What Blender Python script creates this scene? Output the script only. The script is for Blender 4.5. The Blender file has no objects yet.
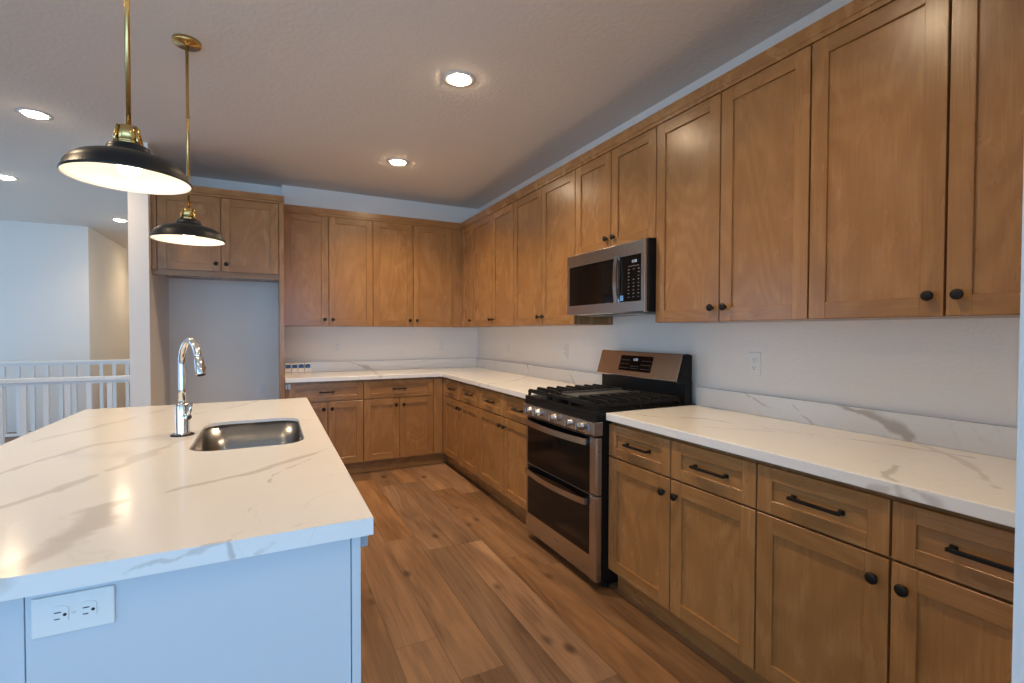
import bpy, bmesh, math, random
from mathutils import Vector, Matrix
random.seed(7)
D = bpy.data
SC = bpy.context.scene
COL = SC.collection
PI = math.pi

# ------------------------------------------------------------------ camera
cam_d = D.cameras.new('camera')
cam_d.sensor_width = 36.0
cam_d.lens = 484.2 / 1024 * 36.0
cam_d.clip_start = 0.02
cam = D.objects.new('camera', cam_d)
COL.objects.link(cam)
_y, _p, _r = math.radians(26.571), math.radians(1.1315), math.radians(.1473)
R0 = Vector((math.cos(_y), -math.sin(_y), 0)); F0 = Vector((math.sin(_y), math.cos(_y), 0)); U0 = Vector((0, 0, 1))
F2 = F0 * math.cos(_p) - U0 * math.sin(_p); U2 = U0 * math.cos(_p) + F0 * math.sin(_p)
R3 = R0 * math.cos(_r) + U2 * math.sin(_r); U3 = U2 * math.cos(_r) - R0 * math.sin(_r)
M = Matrix((R3, U3, -F2)).transposed().to_4x4()
M.translation = Vector((-2.1632, -5.2295, 1.3209))
cam.matrix_world = M
SC.camera = cam

# ------------------------------------------------------------------ light of the place
SC.view_settings.view_transform = 'Standard'
SC.view_settings.look = 'None'
SC.view_settings.gamma = 1.0
SC.view_settings.use_curve_mapping = False
SC.view_settings.exposure = 0.0
SKY_COL = (0.35, 0.63, 1.0)
SKY_STRENGTH = 5.9
LAMP_COL = (1.0, 0.74, 0.47)
DOWNLIGHT_W = 8.0
PENDANT_W = .9
world = D.worlds.new('sky')
SC.world = world
world.use_nodes = True
_bg = world.node_tree.nodes['Background']
_bg.inputs[0].default_value = (*SKY_COL, 1)
_bg.inputs[1].default_value = SKY_STRENGTH
# windows behind the camera, on the left and by the stairs: (centre, size, rotation)
WIN_BACK = [(-6.0, 2.2), (-3.5, 2.2), (-1.2, 1.9)]          # x centre, width  (wall y = -9)
WIN_LEFT = [(-6.3, 1.6), (1.3, 1.6)]           # y centre, width  (wall x = -7.5)
WZ0, WZ1 = 0.10, 2.15
def portal(loc, w, h, rot):
    l = D.lights.new('window_portal', 'AREA'); l.shape = 'RECTANGLE'; l.size = w; l.size_y = h
    l.cycles.is_portal = True
    o = D.objects.new('window_portal', l); o.location = loc; o.rotation_euler = rot; COL.objects.link(o)
for x, w in WIN_BACK: portal((x, -9.02, (WZ0 + WZ1) / 2), w, WZ1 - WZ0, (PI / 2, 0, 0))
for y, w in WIN_LEFT: portal((-7.52, y, (WZ0 + WZ1) / 2), w, WZ1 - WZ0, (PI / 2, 0, -PI / 2))

# ------------------------------------------------------------------ helpers
def lin(r, g, b):
    f = lambda c: c / 12.92 if c <= .04045 else ((c + .055) / 1.055) ** 2.4
    return (f(r / 255), f(g / 255), f(b / 255), 1)
def bev(bm, faces, w, seg=2):
    ed = list({e for f in faces for e in f.edges})
    bmesh.ops.bevel(bm, geom=ed, offset=w, segments=seg, profile=.5, affect='EDGES', clamp_overlap=True)
def box(bm, x0, x1, y0, y1, z0, z1, mi=0, b=0, seg=2):
    x0, x1 = min(x0, x1), max(x0, x1); y0, y1 = min(y0, y1), max(y0, y1); z0, z1 = min(z0, z1), max(z0, z1)
    v = [bm.verts.new(p) for p in ((x0,y0,z0),(x1,y0,z0),(x1,y1,z0),(x0,y1,z0),(x0,y0,z1),(x1,y0,z1),(x1,y1,z1),(x0,y1,z1))]
    fs = []
    for i in ((3,2,1,0),(4,5,6,7),(0,1,5,4),(1,2,6,5),(2,3,7,6),(3,0,4,7)):
        f = bm.faces.new([v[k] for k in i]); f.material_index = mi; fs.append(f)
    if b: bev(bm, fs, b, seg)
def prism(bm, poly, axis, a, b_, mi=0, bw=0):
    """poly: 2D points; extruded along axis ('x': poly=(y,z), 'y': poly=(x,z), 'z': poly=(x,y))"""
    def P(p, t):
        return {'x': (t, p[0], p[1]), 'y': (p[0], t, p[1]), 'z': (p[0], p[1], t)}[axis]
    A = [bm.verts.new(P(p, a)) for p in poly]; B = [bm.verts.new(P(p, b_)) for p in poly]
    n = len(poly); fs = [bm.faces.new(A), bm.faces.new(B[::-1])]
    for i in range(n): fs.append(bm.faces.new((A[i], B[i], B[(i+1)%n], A[(i+1)%n])))
    for f in fs: f.material_index = mi
    bmesh.ops.recalc_face_normals(bm, faces=fs)
    if bw: bev(bm, fs, bw)
def lathe(bm, prof, c=(0,0,0), ax='z', seg=32, mi=0):
    """prof: list of (r, h); revolve around an axis through c"""
    c = Vector(c); rings = []
    def P(r, h, t):
        a, b = r * math.cos(t), r * math.sin(t)
        return c + Vector({'z': (a, b, h), 'y': (a, h, b), 'x': (h, a, b), '-y': (a, -h, b), '-x': (-h, a, b), '-z': (a, b, -h)}[ax])
    for r, h in prof:
        if r < 1e-6: rings.append([bm.verts.new(P(0, h, 0))])
        else: rings.append([bm.verts.new(P(r, h, 2*PI*i/seg)) for i in range(seg)])
    fs = []
    for A, B in zip(rings, rings[1:]):
        for i in range(seg):
            j = (i + 1) % seg
            if len(A) == 1 and len(B) == 1: continue
            if len(A) == 1: f = bm.faces.new((A[0], B[i], B[j]))
            elif len(B) == 1: f = bm.faces.new((A[i], A[j], B[0]))
            else: f = bm.faces.new((A[i], A[j], B[j], B[i]))
            f.smooth = True; f.material_index = mi; fs.append(f)
    bmesh.ops.recalc_face_normals(bm, faces=fs)
def tube(bm, pts, r, seg=12, mi=0, caps=True):
    pts = [Vector(p) for p in pts]; rings = []
    rs = r if isinstance(r, (list, tuple)) else [r] * len(pts)
    up = None
    for i, p in enumerate(pts):
        t = (pts[min(i+1, len(pts)-1)] - pts[max(i-1, 0)]).normalized()
        if up is None:
            up = Vector((0,0,1)) if abs(t.z) < .9 else Vector((1,0,0))
        n = (up - t * up.dot(t)).normalized(); b = t.cross(n); up = n
        rings.append([bm.verts.new(p + (n*math.cos(2*PI*k/seg) + b*math.sin(2*PI*k/seg)) * rs[i]) for k in range(seg)])
    fs = []
    for A, B in zip(rings, rings[1:]):
        for i in range(seg):
            f = bm.faces.new((A[i], A[(i+1)%seg], B[(i+1)%seg], B[i])); f.smooth = True; f.material_index = mi; fs.append(f)
    if caps:
        for Rg in (rings[0][::-1], rings[-1]):
            f = bm.faces.new(Rg); f.material_index = mi; fs.append(f)
    bmesh.ops.recalc_face_normals(bm, faces=fs)
def obj(name, bm, mats, parent=None, loc=(0,0,0), label=None):
    me = D.meshes.new(name)
    bm.to_mesh(me); bm.free()
    for m in (mats if isinstance(mats, (list, tuple)) else [mats]): me.materials.append(m)
    o = D.objects.new(name, me); COL.objects.link(o)
    o.location = loc
    if parent: o.parent = parent
    if label: o['label'] = label
    return o
def thing(name, label, cat, loc=(0,0,0), rz=0, group=None):
    o = D.objects.new(name, None); COL.objects.link(o)
    o.empty_display_size = .1
    o.location = loc; o.rotation_euler = (0, 0, rz)
    o['label'] = label; o['category'] = cat
    if group: o['group'] = group
    return o
def tag(o, label, cat, group=None):
    o['label'] = label; o['category'] = cat
    if group: o['group'] = group
    return o
def struct(name, bm, m, label=None):
    o = obj(name, bm, m); o['kind'] = 'structure'
    if label: o['label'] = label
    return o
def nb(): return bmesh.new()

# ------------------------------------------------------------------ materials
class NT:
    def __init__(s, name):
        s.m = D.materials.new(name); s.m.use_nodes = True; s.t = s.m.node_tree
        s.b = s.t.nodes['Principled BSDF']
    def n(s, t, **kw):
        x = s.t.nodes.new(t)
        for k, v in kw.items():
            if k.startswith('i_'): x.inputs[k[2:].replace('_', ' ')].default_value = v
            else: setattr(x, k, v)
        return x
    def l(s, a, b): s.t.links.new(a, b)
    def math(s, op, a, b=None, c=None, clamp=False):
        x = s.t.nodes.new('ShaderNodeMath'); x.operation = op; x.use_clamp = clamp
        for i, v in enumerate((a, b, c)):
            if v is None: continue
            if isinstance(v, (int, float)): x.inputs[i].default_value = v
            else: s.l(v, x.inputs[i])
        return x.outputs[0]
    def vm(s, op, a, b=None, out=0):
        x = s.t.nodes.new('ShaderNodeVectorMath'); x.operation = op
        for i, v in enumerate((a, b)):
            if v is None: continue
            if isinstance(v, (tuple, list)): x.inputs[i].default_value = v
            else: s.l(v, x.inputs[i])
        return x.outputs[out]
    def mapr(s, v, a, b, c=0., d=1.):
        x = s.t.nodes.new('ShaderNodeMapRange'); x.interpolation_type = 'SMOOTHSTEP'
        s.l(v, x.inputs[0])
        for i, k in enumerate((a, b, c, d)): x.inputs[i+1].default_value = k
        return x.outputs[0]
    def mix(s, fac, a, b, blend='MIX'):
        x = s.t.nodes.new('ShaderNodeMix'); x.data_type = 'RGBA'; x.blend_type = blend
        for i, v in ((0, fac), (6, a), (7, b)):
            if isinstance(v, (int, float)): x.inputs[i].default_value = v
            elif isinstance(v, (tuple, list)): x.inputs[i].default_value = v if len(v) == 4 else (*v, 1)
            else: s.l(v, x.inputs[i])
        return x.outputs[2]
    def bump(s, h, strength, dist=.01):
        x = s.t.nodes.new('ShaderNodeBump'); x.inputs['Strength'].default_value = strength; x.inputs['Distance'].default_value = dist
        s.l(h, x.inputs['Height']); s.l(x.outputs[0], s.b.inputs['Normal'])
    def noise(s, vec, scale, detail=4, rough=.55, dist=0):
        x = s.t.nodes.new('ShaderNodeTexNoise')
        x.inputs['Scale'].default_value = scale; x.inputs['Detail'].default_value = detail
        x.inputs['Roughness'].default_value = rough; x.inputs['Distortion'].default_value = dist
        s.l(vec, x.inputs['Vector']); return x.outputs['Fac']

def plain(name, col, rough=.5, metal=0, emit=None, estr=0, spec=None, coat=0, aniso=0):
    k = NT(name)
    k.b.inputs['Base Color'].default_value = col; k.b.inputs['Roughness'].default_value = rough; k.b.inputs['Metallic'].default_value = metal
    if spec is not None: k.b.inputs['Specular IOR Level'].default_value = spec
    if coat: k.b.inputs['Coat Weight'].default_value = coat; k.b.inputs['Coat Roughness'].default_value = .05
    if emit: k.b.inputs['Emission Color'].default_value = (*emit, 1); k.b.inputs['Emission Strength'].default_value = estr
    # fine procedural unevenness of the finish
    tc = k.n('ShaderNodeTexCoord'); nz = k.noise(tc.outputs['Object'], 40, 3)
    k.l(k.mapr(nz, .2, .8, max(0, rough - .012), min(1, rough + .012)), k.b.inputs['Roughness'])
    return k.m

def wood(name, axis, tint=1.0):
    k = NT(name)
    tc = k.n('ShaderNodeTexCoord'); oi = k.n('ShaderNodeObjectInfo')
    rnd = k.vm('SCALE', (37.1, 17.3, 23.7)); rnd.node.inputs['Scale'].default_value = 1
    k.l(oi.outputs['Random'], rnd.node.inputs['Scale'])
    v = k.vm('ADD', tc.outputs['Object'], rnd)
    st = {'z': (1, 1, .13), 'x': (.13, 1, 1), 'f': (1, 1, .35)}[axis]
    vs = k.vm('MULTIPLY', v, st)
    base = k.noise(vs, 7.5, 5, .6, .5)
    fig = k.noise(k.vm('MULTIPLY', v, {'z': (1, 1, .22), 'x': (.22, 1, 1), 'f': (1, 1, .38)}[axis]), 2.4, 1.5, .45, .35)
    rings = k.math('SINE', k.math('MULTIPLY', fig, 105.0))
    rings = k.mapr(rings, -1, 1, 0, 1)
    fine = k.noise(k.vm('MULTIPLY', v, {'z': (1, 1, .03), 'x': (.03, 1, 1), 'f': (1, 1, .05)}[axis]), 150, 2, .5)
    mott = k.noise(v, 9, 3, .6)
    f = k.math('ADD', k.math('MULTIPLY_ADD', base, .30, .07), k.math('ADD', k.math('MULTIPLY', rings, .10), k.math('MULTIPLY', fine, .30)))
    f = k.math('ADD', f, k.math('MULTIPLY', mott, .18))
    ramp = k.n('ShaderNodeValToRGB'); k.l(f, ramp.inputs[0])
    e = ramp.color_ramp.elements
    e[0].position = .22; e[0].color = lin(132, 92, 52)
    e[1].position = .80; e[1].color = lin(180, 136, 87)
    m_ = ramp.color_ramp.elements.new(.52); m_.color = lin(154, 110, 65)
    hsv = k.n('ShaderNodeHueSaturation'); k.l(ramp.outputs[0], hsv.inputs['Color'])
    k.l(k.math('MULTIPLY_ADD', oi.outputs['Random'], .12 * tint, .99 * tint), hsv.inputs['Value'])
    k.l(hsv.outputs[0], k.b.inputs['Base Color'])
    k.l(k.mapr(base, .3, .7, .24, .29), k.b.inputs['Roughness'])
    k.b.inputs['Specular IOR Level'].default_value = .5
    k.bump(fine, .05, .002)
    return k.m
WV = wood('maple_upright_grain', 'z'); WH = wood('maple_level_grain', 'x', .93); WP = wood('maple_veneer_panel', 'f', 1.0)  # level grain tinted darker: view-dependent sheen put into the colour
WS = wood('maple_carcass', 'z', .97)
W_IN = plain('cabinet_gap_dark', lin(52, 34, 22), .8)

def paint(name, col, scale, strength, rough=.85):
    k = NT(name)
    k.b.inputs['Base Color'].default_value = col; k.b.inputs['Roughness'].default_value = rough
    k.b.inputs['Specular IOR Level'].default_value = .25
    tc = k.n('ShaderNodeTexCoord')
    a = k.noise(tc.outputs['Object'], scale, 3, .5)
    k.bump(k.mapr(a, .42, .62), strength, .004)
    return k.m
PAINT = paint('wall_paint', lin(240, 237, 231), 70, .10)
CEIL = paint('ceiling_knockdown', lin(233, 227, 219), 42, .14)
WHITE = plain('white_painted_wood', lin(236, 236, 234), .45)
PLASTIC = plain('white_plastic', lin(236, 235, 230), .35)

def floor_mat():
    k = NT('floor_planks')
    tc = k.n('ShaderNodeTexCoord'); sp = k.n('ShaderNodeSeparateXYZ'); k.l(tc.outputs['Object'], sp.inputs[0])
    X, Y = sp.outputs[0], sp.outputs[1]
    W, L = .185, 1.35
    u = k.math('DIVIDE', k.math('ADD', X, .045), W); row = k.math('FLOOR', u); fu = k.math('FRACT', u)
    wn = k.n('ShaderNodeTexWhiteNoise', noise_dimensions='1D'); k.l(row, wn.inputs['W'])
    v = k.math('ADD', k.math('DIVIDE', Y, L), k.math('MULTIPLY', wn.outputs['Value'], 7.31)); pl = k.math('FLOOR', v); fv = k.math('FRACT', v)
    cb = k.n('ShaderNodeCombineXYZ'); k.l(row, cb.inputs[0]); k.l(pl, cb.inputs[1])
    w2 = k.n('ShaderNodeTexWhiteNoise', noise_dimensions='3D'); k.l(cb.outputs[0], w2.inputs['Vector'])
    off = k.vm('SCALE', w2.outputs['Color']); off.node.inputs['Scale'].default_value = 40
    c = k.vm('ADD', tc.outputs['Object'], off)
    g1 = k.noise(k.vm('MULTIPLY', c, (1, .12, 1)), 9, 5, .55, .5)
    g2 = k.noise(k.vm('MULTIPLY', c, (1, .03, 1)), 120, 3, .5)
    fig = k.mapr(k.math('SINE', k.math('MULTIPLY', k.noise(k.vm('MULTIPLY', c, (1, .12, 1)), 4, 2, .5, .4), 70)), -1, 1, 0, 1)
    kn = k.n('ShaderNodeTexVoronoi'); kn.inputs['Scale'].default_value = 3.2; k.l(k.vm('MULTIPLY', c, (1.5, .8, 1)), kn.inputs['Vector'])
    knot = k.mapr(kn.outputs['Distance'], .02, .16, 1, 0)
    f = k.math('ADD', k.math('MULTIPLY', g1, .66), k.math('ADD', k.math('MULTIPLY', fig, .06), k.math('MULTIPLY', g2, .30)))
    rp = k.n('ShaderNodeValToRGB'); k.l(f, rp.inputs[0]); e = rp.color_ramp.elements
    e[0].position = .32; e[0].color = lin(100, 71, 49); e[1].position = .70; e[1].color = lin(162, 122, 87)
    col = k.mix(k.math('MULTIPLY', knot, .85), rp.outputs[0], lin(64, 42, 28))
    hs = k.n('ShaderNodeHueSaturation'); k.l(col, hs.inputs['Color'])
    k.l(k.math('MULTIPLY_ADD', w2.outputs['Value'], .72, .49), hs.inputs['Value'])
    sc = k.n('ShaderNodeSeparateColor'); k.l(w2.outputs['Color'], sc.inputs[0])
    k.l(k.math('MULTIPLY_ADD', sc.outputs[1], .20, .86), hs.inputs['Saturation'])
    eu = k.math('MULTIPLY', k.math('MINIMUM', fu, k.math('SUBTRACT', 1.0, fu)), W)
    ev = k.math('MULTIPLY', k.math('MINIMUM', fv, k.math('SUBTRACT', 1.0, fv)), L)
    seam = k.mapr(k.math('MINIMUM', eu, ev), .0008, .003, 1, 0)
    k.l(k.mix(k.math('MULTIPLY', seam, .55), hs.outputs[0], lin(60, 42, 30)), k.b.inputs['Base Color'])
    k.l(k.mapr(g1, .3, .7, .38, .50), k.b.inputs['Roughness'])
    k.b.inputs['Specular IOR Level'].default_value = .35
    k.bump(k.math('SUBTRACT', k.math('MULTIPLY', g2, .25), seam), .12, .003)
    return k.m
FLOOR = floor_mat()

def quartz(name, veins, ambient=True):
    """cream-white quartz; veins = list of (polyline of 3D points, half width, strength)"""
    k = NT(name)
    g = k.n('ShaderNodeNewGeometry'); P = g.outputs['Position']
    wob = k.n('ShaderNodeTexNoise'); wob.inputs['Scale'].default_value = 5; wob.inputs['Detail'].default_value = 5; wob.inputs['Roughness'].default_value = .6
    k.l(P, wob.inputs['Vector'])
    dv = k.vm('SUBTRACT', wob.outputs['Color'], (.5, .5, .5)); dv = k.vm('SCALE', dv); dv.node.inputs['Scale'].default_value = .07
    Q = k.vm('ADD', P, dv)
    wv = k.noise(P, 6, 3)
    tot = None
    for pts, w, s in veins:
        dm = None
        for a, b in zip(pts, pts[1:]):
            a, b = Vector(a), Vector(b); ba = b - a
            pa = k.vm('SUBTRACT', Q, tuple(a))
            h = k.math('MULTIPLY', k.vm('DOT_PRODUCT', pa, tuple(ba), 1), 1 / ba.length_squared, clamp=True)
            sc = k.vm('SCALE', tuple(ba)); k.l(h, sc.node.inputs['Scale'])
            d = k.vm('LENGTH', k.vm('SUBTRACT', pa, sc), None, 1)
            dm = d if dm is None else k.math('MINIMUM', dm, d)
        ww = k.math('MULTIPLY', k.mapr(wv, .35, .65, .35, 1.6), w)
        rel = k.math('DIVIDE', dm, ww)
        val = k.mapr(rel, .35, 1.35, s * .78, 0)
        tot = val if tot is None else k.math('MAXIMUM', tot, val)
    if ambient:   # faint hairline veins everywhere
        n1 = k.noise(Q, 1.7, 4, .55, .8)
        hair = k.mapr(k.math('ABSOLUTE', k.math('SUBTRACT', n1, .5)), .0, .005, .10, 0)
        tot = hair if tot is None else k.math('MAXIMUM', tot, hair)
    cloud = k.noise(P, 2.2, 4)
    base = k.mix(cloud, lin(241, 240, 237), lin(234, 231, 225))
    col = k.mix(tot, base, lin(166, 155, 142))
    k.l(col, k.b.inputs['Base Color'])
    k.b.inputs['Roughness'].default_value = .16
    k.b.inputs['Specular IOR Level'].default_value = .45
    return k.m

def steel_mat(name, col, rough, axis=(1, 1, 90)):
    k = NT(name)
    k.b.inputs['Metallic'].default_value = 1
    tc = k.n('ShaderNodeTexCoord')
    n_ = k.noise(k.vm('MULTIPLY', tc.outputs['Object'], axis), 6, 2)
    k.l(k.mix(n_, tuple(c * .97 for c in col[:3]), col), k.b.inputs['Base Color'])
    k.l(k.mapr(n_, .3, .7, rough - .015, rough + .015), k.b.inputs['Roughness'])
    k.b.inputs['Anisotropic'].default_value = .55
    return k.m
STEEL = steel_mat('brushed_steel', (.54, .505, .47, 1), .23, (1, 1, 160))
SINKST = steel_mat('sink_steel', (.34, .33, .315, 1), .25, (60, 60, 1))
CHROME = plain('polished_chrome', (.82, .82, .82, 1), .07, 1)
BRASS = plain('satin_brass', (.62, .42, .16, 1), .24, 1)
BLACK_SHADE = plain('black_satin_enamel', (.011, .011, .011, 1), .36, spec=.4)
WHITE_ENAM = plain('white_enamel', lin(240, 238, 232), .4)
BULB = plain('lit_bulb', (1, .9, .75, 1), .3, emit=(1, .82, .56), estr=10)
LENS = plain('lit_diffuser', (1, .95, .9, 1), .4, emit=(1, .76, .50), estr=110)
HARDW = plain('oil_rubbed_black', (.008, .007, .006, 1), .45, spec=.28)
ENAMEL = plain('black_enamel', (.006, .006, .0062, 1), .36, spec=.22)
IRON = plain('cast_iron', (.009, .009, .009, 1), .55, spec=.22)
GLASS = plain('black_oven_glass', (.004, .004, .0045, 1), .07, spec=.36)
GRIDDLE = plain('griddle_grey', (.10, .10, .10, 1), .42, .3)
KEYS = plain('key_print', lin(128, 130, 132), .5)
GLOW = plain('lit_digits', (.2, .22, .24, 1), .5, emit=(.75, .88, 1), estr=.6)
SLOT = plain('slot_dark', (.01, .01, .01, 1), .6)
BOXW = plain('white_carton', lin(232, 230, 226), .6)
BOXB = plain('blue_print', lin(38, 92, 150), .6)
BLUEGREY = plain('pale_grey_bracket', lin(165, 178, 192), .35)
ISL = plain('island_white_paint', lin(206, 212, 216), .5)
STICK = plain('pale_blue_sticker', lin(96, 150, 205), .5)

# ------------------------------------------------------------------ room shell
CZ = 2.743
bm = nb()
for x0, x1, y0, y1 in ((-7.5, 0.2, -9, .1), (-3.105, .2, .1, 6), (-7.5, -3.105, 2.45, 6)):
    box(bm, x0, x1, y0, y1, -.12, 0)
struct('floor', bm, FLOOR)
bm = nb(); box(bm, -7.6, .2, -9.1, 6.1, CZ, CZ + .12); struct('ceiling', bm, CEIL)
bm = nb(); box(bm, 0, .14, -9, .14, 0, CZ); struct('wall_right', bm, PAINT)
bm = nb(); box(bm, -2.052, 0, 0, .24, 0, CZ); box(bm, -2.98, -2.052, .09, .24, 0, CZ); struct('wall_back', bm, PAINT)
bm = nb(); box(bm, -3.105, -2.98, -.70, 6, 0, CZ); struct('wall_alcove', bm, PAINT, 'white wall stub beside the refrigerator alcove')
bm = nb(); box(bm, -1.205, 0, -5.06, -4.935, 0, CZ); struct('wall_near', bm, PAINT, 'white wall end at the near end of the cabinet run')
bm = nb(); box(bm, -7.5, -4.375, 3.3, 6, -2.7, CZ); struct('wall_stairwell', bm, PAINT)
bm = nb(); box(bm, -7.5, -2.98, 6, 6.14, 0, CZ); struct('wall_hall', bm, PAINT)
# stairwell sides below the floor
bm = nb()
box(bm, -7.5, -3.0, -.04, .1, -2.7, -.12); box(bm, -3.105, -3.0, .1, 2.45, -2.7, -.12); box(bm, -4.33, -3.0, 2.45, 2.57, -2.7, -.12)
box(bm, -7.5, -4.33, 2.45, 2.57, -2.7, -.12)
box(bm, -7.6, -3.0, -.04, 3.3, -2.82, -2.7)
struct('wall_lower', bm, PAINT)
def holed_wall(name, wins, along, lo, hi, pos, th):
    bm = nb(); cur = lo
    def B(a, b, z0, z1):
        if along == 'x': box(bm, a, b, pos - th, pos, z0, z1)
        else: box(bm, pos - th, pos, a, b, z0, z1)
    for c, w in sorted(wins):
        B(cur, c - w/2, 0, CZ); B(c - w/2, c + w/2, 0, WZ0); B(c - w/2, c + w/2, WZ1, CZ); cur = c + w/2
    B(cur, hi, 0, CZ)
    if along == 'y': B(-.04, 3.3, -2.7, 0)
    struct(name, bm, PAINT)
holed_wall('wall_behind', WIN_BACK, 'x', -7.6, .14, -9, .1)
holed_wall('wall_left', WIN_LEFT, 'y', -9, 6.1, -7.5, .1)
n = 0
for c, w in WIN_BACK:
    n += 1; bm = nb(); z0, z1 = WZ0, WZ1
    for a, b, p, q in ((c-w/2, c+w/2, z0, z0+.05), (c-w/2, c+w/2, z1-.05, z1), (c-w/2, c-w/2+.05, z0, z1), (c+w/2-.05, c+w/2, z0, z1), (c-.02, c+.02, z0, z1)):
        box(bm, a, b, -9.08, -9.03, p, q)
    struct('window_%d' % n, bm, WHITE)
for c, w in WIN_LEFT:
    n += 1; bm = nb(); z0, z1 = WZ0, WZ1
    for a, b, p, q in ((c-w/2, c+w/2, z0, z0+.05), (c-w/2, c+w/2, z1-.05, z1), (c-w/2, c-w/2+.05, z0, z1), (c+w/2-.05, c+w/2, z0, z1), (c-.02, c+.02, z0, z1)):
        box(bm, -7.58, -7.53, a, b, p, q)
    struct('window_%d' % n, bm, WHITE)

# ------------------------------------------------------------------ cabinets
# local frame: x along the front, -y towards the room, z up. Right-hand run: rz = -90 deg.
RZ = -PI / 2
ZD0, ZD1 = 1.372, 2.410          # wall cabinet doors
GAP = .0034
def door_bm(w, h, st, t=.020, rec=.0085):
    f = nb(); p = nb()
    box(f, 0, st, -t, 0, 0, h, 0, .0012, 1); box(f, w - st, w, -t, 0, 0, h, 0, .0012, 1)
    box(f, st, w - st, -t, -.0008, 0, st, 1, .0012, 1); box(f, st, w - st, -t, -.0008, h - st, h, 1, .0012, 1)
    box(p, st, w - st, -t + rec, -.003, st, h - st)
    return f, p
def knob(parent, x, y, z):
    bm = nb()
    lathe(bm, [(0, 0), (.0065, 0), (.0055, .006), (.0055, .011), (.0085, .014), (.0150, .0165), (.0165, .0195), (.0158, .0235), (.011, .0265), (0, .0275)], (0, 0, 0), '-y', 20)
    return obj('knob', bm, HARDW, parent, (x, y, z))
def pull(parent, x, y, z, L=.165):
    bm = nb()
    box(bm, -L/2, L/2, -.030, -.020, -.0055, .0055, 0, .002)
    for s in (-1, 1):
        c = s * (L/2 - .008)
        box(bm, c - .006, c + .006, -.024, 0, -.005, .005, 0, .0015)
        box(bm, c - .009, c + .009, -.004, 0, -.008, .008, 0, .0015)
    return obj('handle', bm, HARDW, parent, (x, y, z))
def door(root, x0, x1, z0, z1, yf, knob_at=None, st=.060):
    w, h = x1 - x0 - 2 * GAP, z1 - z0
    f, p = door_bm(w, h, st)
    d = obj('door', f, [WV, WH], root, (x0 + GAP, yf, z0))
    obj('door_panel', p, WP, d)
    if knob_at:
        kx = w - st/2 - .003 if knob_at[0] == 'r' else st/2 + .003
        kz = .062 if knob_at[1] == 'b' else h - .062
        knob(d, kx, -.020, kz)
    return d
def drawer(root, x0, x1, z0, z1, yf, L=.165, st=.047):
    w, h = x1 - x0 - 2 * GAP, z1 - z0
    f, p = nb(), nb(); t = .020; sx = .055
    box(f, 0, sx, -t, 0, 0, h, 0, .0012, 1); box(f, w - sx, w, -t, 0, 0, h, 0, .0012, 1)
    box(f, sx, w - sx, -t, -.0008, 0, st, 1, .0012, 1); box(f, sx, w - sx, -t, -.0008, h - st, h, 1, .0012, 1)
    box(p, sx, w - sx, -t + .0085, -.003, st, h - st)
    d = obj('drawer', f, [WV, WH], root, (x0 + GAP, yf, z0))
    obj('drawer_panel', p, WH, d)
    pull(d, w / 2, -.0115, h / 2, L)
    return d
def wall_cab(label, loc, rz, w, splits, z0=ZD0, z1=ZD1, depth=.305, knobs=None, group='maple wall cabinets', filler=None):
    t = thing('wall_cabinet', label, 'cabinet', loc, rz, group)
    yf = -depth
    bm = nb(); box(bm, .0005, w - .0005, yf, -.001, z0, z1 + .02)
    obj('body', bm, WS, t)
    xs = splits
    for i in range(len(xs) - 1):
        kn = (knobs or ('rb', 'lb'))[i]
        door(t, xs[i], xs[i+1], z0 + .002, z1, yf, kn)
    if filler:
        bm = nb(); box(bm, filler[0], filler[1], yf - .018, yf, z0 + .002, z1); obj('filler', bm, WV, t)
    return t
# back wall, left to right
UYF = -.305
wall_cab('maple two-door wall cabinet on the back wall touching the refrigerator panel', (-2.0500, 0, 0), 0, .8023, [0, .391, .8023])
wall_cab('maple two-door wall cabinet on the back wall, second from the refrigerator panel', (-1.2477, 0, 0), 0, .8252, [0, .4034, .8252])
# corner and right-hand wall
t = wall_cab('narrow single-door maple wall cabinet in the back right corner', (0, 0, 0), RZ, .6445, [.360, .6445], knobs=['rb'], filler=(.326, .3585))
bm = nb(); box(bm, .305, .323, -.4222, -.3055, ZD0 + .002, ZD1); obj('filler', bm, WV, t)
wall_cab('maple two-door wall cabinet on the right wall beside the corner cabinet', (0, -.6445, 0), RZ, .9333, [0, .4953, .9333])
wall_cab('maple two-door wall cabinet on the right wall just beyond the microwave', (0, -1.5778, 0), RZ, .9189, [0, .4667, .9189])
wall_cab('short two-door maple wall cabinet directly above the microwave', (0, -2.4967, 0), RZ, .762, [0, .381, .762], z0=1.824)
wall_cab('large two-door maple wall cabinet right of the microwave, above the wall outlet', (0, -3.2587, 0), RZ, .8197, [0, .410, .8197])
wall_cab('nearest maple wall cabinet, its far door cut by the wall end', (0, -4.0784, 0), RZ, .8516, [0, .4192, .8516])
# crown boards over the doors
bm = nb()
box(bm, -.335, -.002, -4.93, -.0015, 2.4315, 2.4816, 0, .003); box(bm, -2.05, -.3352, -.335, -.0015, 2.4315, 2.4816, 0, .003)
box(bm, -.331, -.32, -4.93, -.331, 2.412, 2.4315); box(bm, -2.05, -.331, -.331, -.32, 2.412, 2.4315)
o = obj('crown_trim', bm, WH); tag(o, 'flat maple trim board running along the tops of the wall cabinets', 'trim')

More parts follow.
